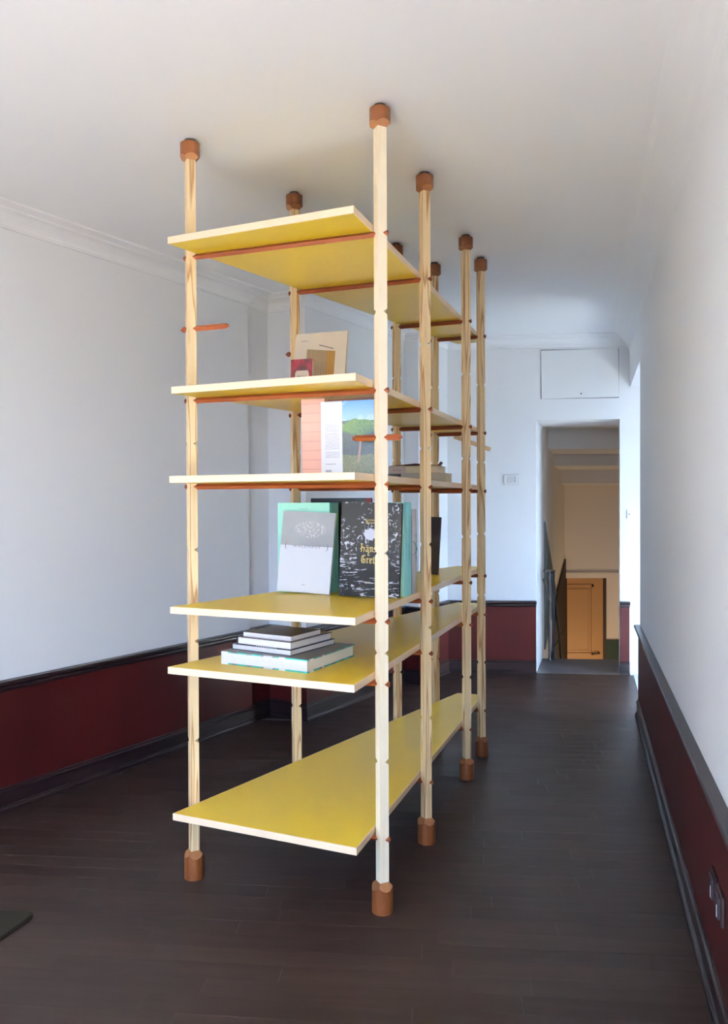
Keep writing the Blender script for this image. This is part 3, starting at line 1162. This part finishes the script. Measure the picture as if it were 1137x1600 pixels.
# --- third shelf
k = NT('umbrella_pine_jacket', 0.25, 0.5)
k.obj()
LWD, LHT, LTH = 0.203, 0.266, 0.020
fl = LWD * 0.405
n1 = k.math('MULTIPLY_ADD', k.noise(k.mapped((130, 130, 130)), 1.0, 5.0, 0.75), 2.4, -0.7)
n1.node.use_clamp = True
n2 = k.noise(k.mapped((14, 14, 14)), 1.0, 3.0, 0.6)
zz = k.math('ADD', k.z, k.mul(k.math('SUBTRACT', n2, 0.5), 0.03))
sky_c = k.mix(k.math('DIVIDE', k.math('SUBTRACT', k.z, 0.17), 0.10), lin((176, 206, 236)), lin((112, 160, 224)))
sky_c = k.mix(k.mul(k.gt(n2, 0.58), 0.25), sky_c, lin((226, 232, 242)))
green = k.mix(n1, lin((34, 56, 18)), lin((116, 136, 52)))
shade = k.mix(n1, lin((36, 40, 30)), lin((100, 96, 72)))
scrub = k.mix(n1, lin((60, 60, 26)), lin((146, 138, 76)))
pic = k.mix(k.gt(zz, 0.198), shade, sky_c)
cxp = k.math('DIVIDE', k.math('SUBTRACT', k.x, LWD * 0.75), LWD * 0.36)
czp = k.math('DIVIDE', k.math('SUBTRACT', zz, 0.172), 0.030)
crown = k.lt(k.math('ADD', k.mul(cxp, cxp), k.mul(czp, czp)), 1.0)
hill = k.mul(k.between(k.x, fl, fl + 0.05), k.between(zz, 0.170, 0.186))
pic = k.mix(hill, pic, lin((168, 132, 122)))
pic = k.mix(crown, pic, green)
pic = k.mix(k.lt(zz, 0.07), pic, scrub)
tr = k.math('ABSOLUTE', k.math('SUBTRACT', k.x, k.math('ADD', LWD * 0.70, k.mul(k.math('SUBTRACT', k.z, 0.04), 0.12))))
pic = k.mix(k.mul(k.lt(tr, 0.0042), k.between(k.z, 0.045, 0.125)), pic, lin((160, 122, 94)))
row_ = k.lt(k.math('FRACT', k.mul(k.z, 240.0)), 0.5)
wrd = k.gt(k.noise(k.mapped((420, 1, 240)), 1.0, 1.0), 0.44)
blk = k.math('MAXIMUM', k.math('MAXIMUM', k.between(k.z, 0.158, 0.184), k.between(k.z, 0.092, 0.152)), k.between(k.z, 0.062, 0.086))
txt = k.mul(k.mul(row_, wrd), k.mul(blk, k.between(k.x, 0.016, fl - 0.010)))
bar_ = k.mul(k.mul(k.gt(k.math('FRACT', k.mul(k.x, 420.0)), 0.45), k.between(k.z, 0.011, 0.019)), k.between(k.x, 0.016, 0.040))
imp = k.mul(k.mul(k.gt(k.noise(k.mapped((500, 1, 1)), 1.0, 1.0), 0.4), k.between(k.z, 0.0385, 0.0415)), k.between(k.x, 0.016, 0.056))
flap = k.mix(k.mul(txt, 0.55), lin((232, 230, 232)), lin((96, 98, 108)))
flap = k.mix(k.math('MAXIMUM', bar_, k.mul(imp, 0.6)), flap, lin((70, 70, 78)))
jacket = k.col(k.mix(k.gt(k.x, fl), flap, pic))
b = book('jacketed_book', 'book whose jacket shows a white text flap and an umbrella pine under blue sky', LWD, LHT, LTH, M['white_cover'], M['paper'], 'R', jacket, None, 0.002, 0.003)
place(b, -0.245, 0.050, Z3, 1.0, -1.5, 0, (0, 0, 0))
k = NT('pink_striped_cover', 0.5, 0.4)
k.obj()
ln_ = k.lt(k.math('FRACT', k.mul(k.math('ADD', k.z, 0.011), 1 / 0.0345)), 0.05)
pink = k.col(k.mix(k.mul(ln_, 0.55), k.mix(k.noise(k.mapped((6, 6, 6)), 1.0, 2.0), lin((232, 172, 154)), lin((240, 190, 172))), lin((150, 92, 84))))
b = book('pink_book', 'tall narrow salmon pink book ruled with thin horizontal lines', 0.094, 0.284, 0.020, plain('salmon_cover', (236, 180, 162), 0.5), M['paper'], 'R', pink)
place(b, -0.337, 0.082, Z3, 0, -1.0, 0)
b = book('mauve_book', 'mauve clothbound book showing only its top edge above the umbrella pine jacket', 0.205, 0.282, 0.022, M['mauve'], M['paper'], 'L')
place(b, -0.240, 0.106, Z3, 0, 0, 0)

# books lying flat further back on the third shelf
def lying(name, label, w, d, t, cover, pages, grp='books lying flat on the third shelf', spine_front=True):
    root = empty(name)
    tag(root, label, 'book', grp)
    bd = 0.002
    mb = MB().box((0, 0, 0), (w, d, bd)).box((0, 0, t - bd), (w, d, t))
    if spine_front:
        mb.box((0, 0, bd), (w, bd, t - bd))
    else:
        mb.box((0, 0, bd), (bd, d, t - bd))
    mb.out('cover', cover, root)
    MB().box((bd if not spine_front else 0.004, 0.004, bd), (w - 0.004, d - 0.004, t - bd)).out('pages', pages, root)
    return root
b = lying('grey_book', 'grey book lying lowest in the small pile on the third shelf', 0.228, 0.165, 0.047, plain('putty_cover', (176, 168, 158), 0.5, 0.3, 0.08, 10), M['paper_cream'])
place(b, -0.294, 1.200, Z3, 0)
b = lying('dark_box', 'small dark case under the left end of the pile on the third shelf', 0.066, 0.13, 0.045, plain('charcoal_case', (46, 44, 44), 0.5), M['dark'])
place(b, -0.364, 1.195, Z3, 0)
b['category'] = 'case'
b = lying('cream_book', 'cream-paged book with lettered end lying on the grey book', 0.265, 0.150, 0.036, plain('stone_cover', (168, 146, 128), 0.5, 0.3, 0.1, 10), M['paper_cream'], spine_front=False)
MB().box((0.0, -0.0008, 0.001), (0.088, 0.006, 0.035)).out('label_wrap', plain('taupe_wrap', (178, 158, 148), 0.5), b)
text_mesh('end_title', 'BERNINI', 0.011, M['dark_ink'], b, (0.048, -0.001, 0.0135), spacing=1.2)
place(b, -0.362, 1.205, Z3 + 0.0472, 0)
root = empty('brown_folder')
tag(root, 'thin brown folder with a peaked cover, topmost on the pile of the third shelf', 'folder')
mb = MB()
prof = [(0, 0.004), (0.07, 0.008), (0.14, 0.014), (0.21, 0.008), (0.25, 0.003)]
vs = []
for x, zt in prof:
    vs += [(x, 0, zt), (x, 0.14, zt), (x, 0.14, zt - 0.003), (x, 0, zt - 0.003)]
fs = [(0, 1, 2, 3), (16, 17, 18, 19)]
for i in range(4):
    for j in range(4):
        fs.append((i * 4 + j, i * 4 + (j + 1) % 4, i * 4 + 4 + (j + 1) % 4, i * 4 + 4 + j))
mb.add(vs, fs)
mb.out('folder_cover', M['tan_cover'], root)
MB().box((0.004, 0.004, 0), (0.246, 0.136, 0.002)).out('sheets', M['paper_cream'], root)
place(root, -0.360, 1.207, Z3 + 0.0834, 0)
rod = MB()
rod.box((-0.007, -0.007, 0), (0.007, 0.007, 0.139), ch=0.001)
rod = rod.out('wooden_rod', M['tan_cover'])
tag(rod, 'short brown wooden rod propped behind the pile of books on the third shelf', 'rod')
place(rod, -0.215, 1.376, Z3 + 0.005, 0, 0, 41)

# --- second shelf
k = NT('beige_plan_cover', 0.5, 0.3)
k.obj()
KW, KH, KT = 0.245, 0.320, 0.012
n1 = k.noise(k.mapped((120, 1, 6)), 1.0, 2.0)
room = k.mul(k.between(k.x, KW * 0.24, KW * 0.79), k.between(k.z, 0.02, k.math('SUBTRACT', KH * 0.775, k.mul(k.math('SUBTRACT', k.x, KW * 0.24), 0.12))))
door_ = k.mul(room, k.gt(k.x, KW * 0.63))
lnz = k.lt(k.math('FRACT', k.mul(k.x, 85.0)), 0.2)
rc = k.mix(k.mul(n1, 0.7), lin((160, 136, 104)), lin((124, 102, 78)))
rc = k.mix(k.mul(lnz, k.lt(k.z, KH * 0.58)), rc, lin((112, 92, 72)))
dc = k.mix(n1, lin((176, 130, 62)), lin((140, 98, 44)))
rc = k.mix(door_, rc, dc)
ldist = k.math('ABSOLUTE', k.math('SUBTRACT', k.z, k.math('SUBTRACT', KH * 0.825, k.mul(k.math('SUBTRACT', k.x, KW * 0.47), 0.30))))
lline = k.mul(k.lt(ldist, 0.0018), k.between(k.x, KW * 0.47, KW * 0.75))
base = k.mix(room, lin((220, 206, 186)), rc)
beige = k.col(k.mix(lline, base, lin((96, 78, 62))))
b = book('beige_book', 'large beige book with a drawing of a panelled room on its cover, leaning back', KW, KH, KT, M['beige'], M['paper_cream'], 'L', beige, None, 0.0015, 0.001)
text_mesh('cover_line', 'interiors', 0.010, M['ink'], b, (KW * 0.18, -0.0003, KH * 0.885), align='CENTER')
KPOS = b
place(b, -0.588, 0.539, Z2, -1.0, 9.0, 0.5, (0, KT, 0))
k = NT('crimson_cover', 0.4, 0.4)
k.obj()
n1 = k.noise(k.mapped((38, 38, 16)), 1.0, 3.0, 0.6, 0.8)
crim = k.col(k.ramp(n1, [(0.36, lin((46, 18, 22))), (0.5, lin((120, 26, 38))), (0.66, lin((164, 44, 58)))]))
SW, SH, STK = 0.096, 0.158, 0.018
b = book('small_paperback', 'small crimson paperback with a cream title box, in front of the beige book', SW, SH, STK, M['red'], M['paper_cream'], 'L', crim, None, 0.0008, 0.0008)
MB().box((0.020, -0.0006, 0.060), (0.082, 0.0004, 0.104)).box((0.024, -0.0006, 0.104), (0.078, 0.0004, 0.111)).out('title_box', M['beige'], b)
text_mesh('title', 'Minimo', 0.014, M['dark_ink'], b, (0.051, -0.0009, 0.082))
place(b, -0.497, 0.345, Z2, -2, 2.0, 0.5, (0, STK, 0))
b = book('red_booklet', 'narrow red booklet peeping out behind the right side of the beige book', 0.02, 0.135, 0.15, M['red'], M['paper_cream'], 'R', None, None, 0.001, 0.001)
place(b, -0.354, 0.580, Z2, 0, 0, 0)

# ------------------------------------------------------------------ fittings on the walls
EANG = math.atan(-0.09)


def on_far(name, x, z, label, cat):
    o = empty(name, (x, endy(x), z), EANG)
    return tag(o, label, cat)


o = on_far('switch_plate', 0, 0, 'white rectangular light switch plate on the far wall left of the doorway', 'switch')
p = at_plane(798.7, 749.5, (1.0, endy(1.0), 0), (0.09, 1, 0))
o.location = (p.x, p.y, p.z)
MB().box((-0.063, -0.010, -0.043), (0.063, 0.0, 0.043), ch=0.003).out('plate', M['white'], o)
MB().box((-0.037, -0.013, -0.027), (-0.014, -0.009, 0.027), ch=0.002).out('rocker', plain('switch_white', (206, 206, 206), 0.4), o)
MB().box((-0.012, -0.012, -0.027), (0.018, -0.009, 0.027), ch=0.001).out('blank', plain('blank_white', (212, 212, 212), 0.4), o)
for i in range(4):
    MB().tube([(0.027, -0.0115, 0.02 - i * 0.0125), (0.027, -0.009, 0.02 - i * 0.0125)], 0.0042, 8).out('socket_hole', M['dark'], o)

o = on_far('call_button', 0, 0, 'narrow white plate with a small dark button, right of the doorway', 'button')
p = at_plane(981.5, 803, (1.0, endy(1.0), 0), (0.09, 1, 0))
o.location = (p.x, p.y, p.z)
MB().box((-0.015, -0.012, -0.038), (0.015, 0.0, 0.038), ch=0.002).out('plate', plain('bright_white', (238, 238, 236), 0.4), o)
MB().tube([(0.002, -0.016, -0.002), (0.002, -0.010, -0.002)], 0.005, 10).out('button', M['dark'], o)

pa = at_plane(845, 547.5, (1.0, endy(1.0), 0), (0.09, 1, 0))
pb = at_plane(966, 621, (1.0, endy(1.0), 0), (0.09, 1, 0))
o = empty('access_panel', ((pa.x + pb.x) / 2, endy((pa.x + pb.x) / 2), (pa.z + pb.z) / 2), EANG)
tag(o, 'flush white access panel on the far wall above the doorway', 'panel')
hw, hh = (pb.x - pa.x) / 2, (pa.z - pb.z) / 2
MB().box((-hw - 0.004, -0.003, -hh - 0.004), (hw + 0.004, 0.0, hh + 0.004)).out('shadow_gap', plain('grey_gap', (120, 122, 126), 0.8), o)
lf = MB().box((-hw, -0.010, -hh), (hw, -0.0005, hh), ch=0.001).out('leaf', M['panel_white'], o)
lf.rotation_euler = (0, R(-0.6), 0)
MB().tube([(0.01, -0.016, -hh + 0.035), (0.01, -0.008, -hh + 0.035)], 0.006, 8).out('lock', M['dark'], o)

# wooden lath on the far wall, behind the unit
pa = at_plane(709, 682, (1.0, endy(1.0) - 0.03, 0), (0.09, 1, 0))
pb = at_plane(766, 702.5, (1.0, endy(1.0) - 0.03, 0), (0.09, 1, 0))
ang = math.atan2(pb.z - pa.z, (pb - pa).to_2d().length)
lath = empty('wall_lath', (pa + pb) / 2, EANG)
tag(lath, 'slim wooden lath fixed aslant on the far wall behind the unit', 'lath')
ll = (pb - pa).length / 2
q = MB().box((-ll, -0.012, -0.016), (ll, 0.012, 0.016), ch=0.002).out('strip', hardwood('lath_wood', (196, 160, 116), (160, 120, 80), 0.5, 0), lath)
q.rotation_euler = (0, -ang, 0)
for xx in (-ll * 0.5, ll * 0.62):
    q2 = MB().tube([(xx, 0.0, 0.0 + xx * math.tan(ang)), (xx, 0.03, 0.0 + xx * math.tan(ang))], 0.006, 8).out('spacer', M['metal'], lath)

# two socket plates low on the right wall
RW_ANG = math.atan2(1, 0.279)
M['plate_brown'] = plain('brown_plate', (44, 28, 32), 0.45, 0.3)
for (px, py, lab) in ((1117, 1385, 'dark brown socket plate on the right wainscot, the farther of two'), (1127, 1415, 'dark brown socket plate on the right wainscot, the nearer of two')):
    p = at_plane(px, py, (RNEAR.x - RN.x * 0.014, RNEAR.y - RN.y * 0.014, 0), (RN.x, RN.y, 0))
    o = empty('socket_plate', (p.x + RN.x * 0.002, p.y + RN.y * 0.002, p.z), RW_ANG - PI)
    tag(o, lab, 'socket')
    # local x runs along the wall towards the camera, -y points out of the wall into the room
    MB().box((-0.042, -0.010, -0.042), (0.042, 0.0, 0.042), ch=0.003).out('plate', M['plate_brown'], o)
    MB().box((-0.022, -0.016, -0.032), (0.022, -0.008, 0.032), ch=0.003).out('insert', plain('dark_insert', (40, 30, 38), 0.45), o)
    MB().box((0.010, -0.0172, -0.026), (0.013, -0.015, 0.006)).out('mark', M['white'], o)

# dark mat at the left edge of the picture
mt = MB()
poly = []
cpts = [(-1.190, 2.528), (-1.135, 2.700), (-1.75, 2.72), (-1.75, 2.05)]
for i in range(4):
    a, b_, c_ = Vector(cpts[i - 1]), Vector(cpts[i]), Vector(cpts[(i + 1) % 4])
    rr_ = 0.055 if i == 1 else 0.02
    p, q = b_ + (a - b_).normalized() * rr_, b_ + (c_ - b_).normalized() * rr_
    for s in range(7):
        t = s / 6
        poly.append(p * (1 - t) ** 2 + b_ * 2 * t * (1 - t) + q * t * t)
cm = sum(poly, Vector((0, 0))) / len(poly)
poly = [p - cm for p in poly]
mt.prism(poly, 0.0, 0.010)
mt.prism([p * 0.985 for p in poly], 0.010, 0.0125)
mat_o = mt.out('floor_mat', plain('olive_rubber', (36, 33, 26), 0.7, 0.2, 0.15, 20), None, (cm.x, cm.y, 0.0))
tag(mat_o, 'dark olive mat with a rounded corner at the left edge of the floor', 'mat')

# pale rug added out of view to bounce sunlight onto the ceiling
bounce_rug = MB().box((-0.52, -0.45, 0.0), (0.52, 0.45, 0.014), ch=0.004).out('bounce_rug', plain('bounce_white', (238, 237, 235), 0.9, 0.1, 0.06, 40), None, (-1.12, 0.42, 0.0))
tag(bounce_rug, 'pale rug lying in the sunlight by the windows', 'bounce_rug')
print('objects', len(bpy.data.objects))
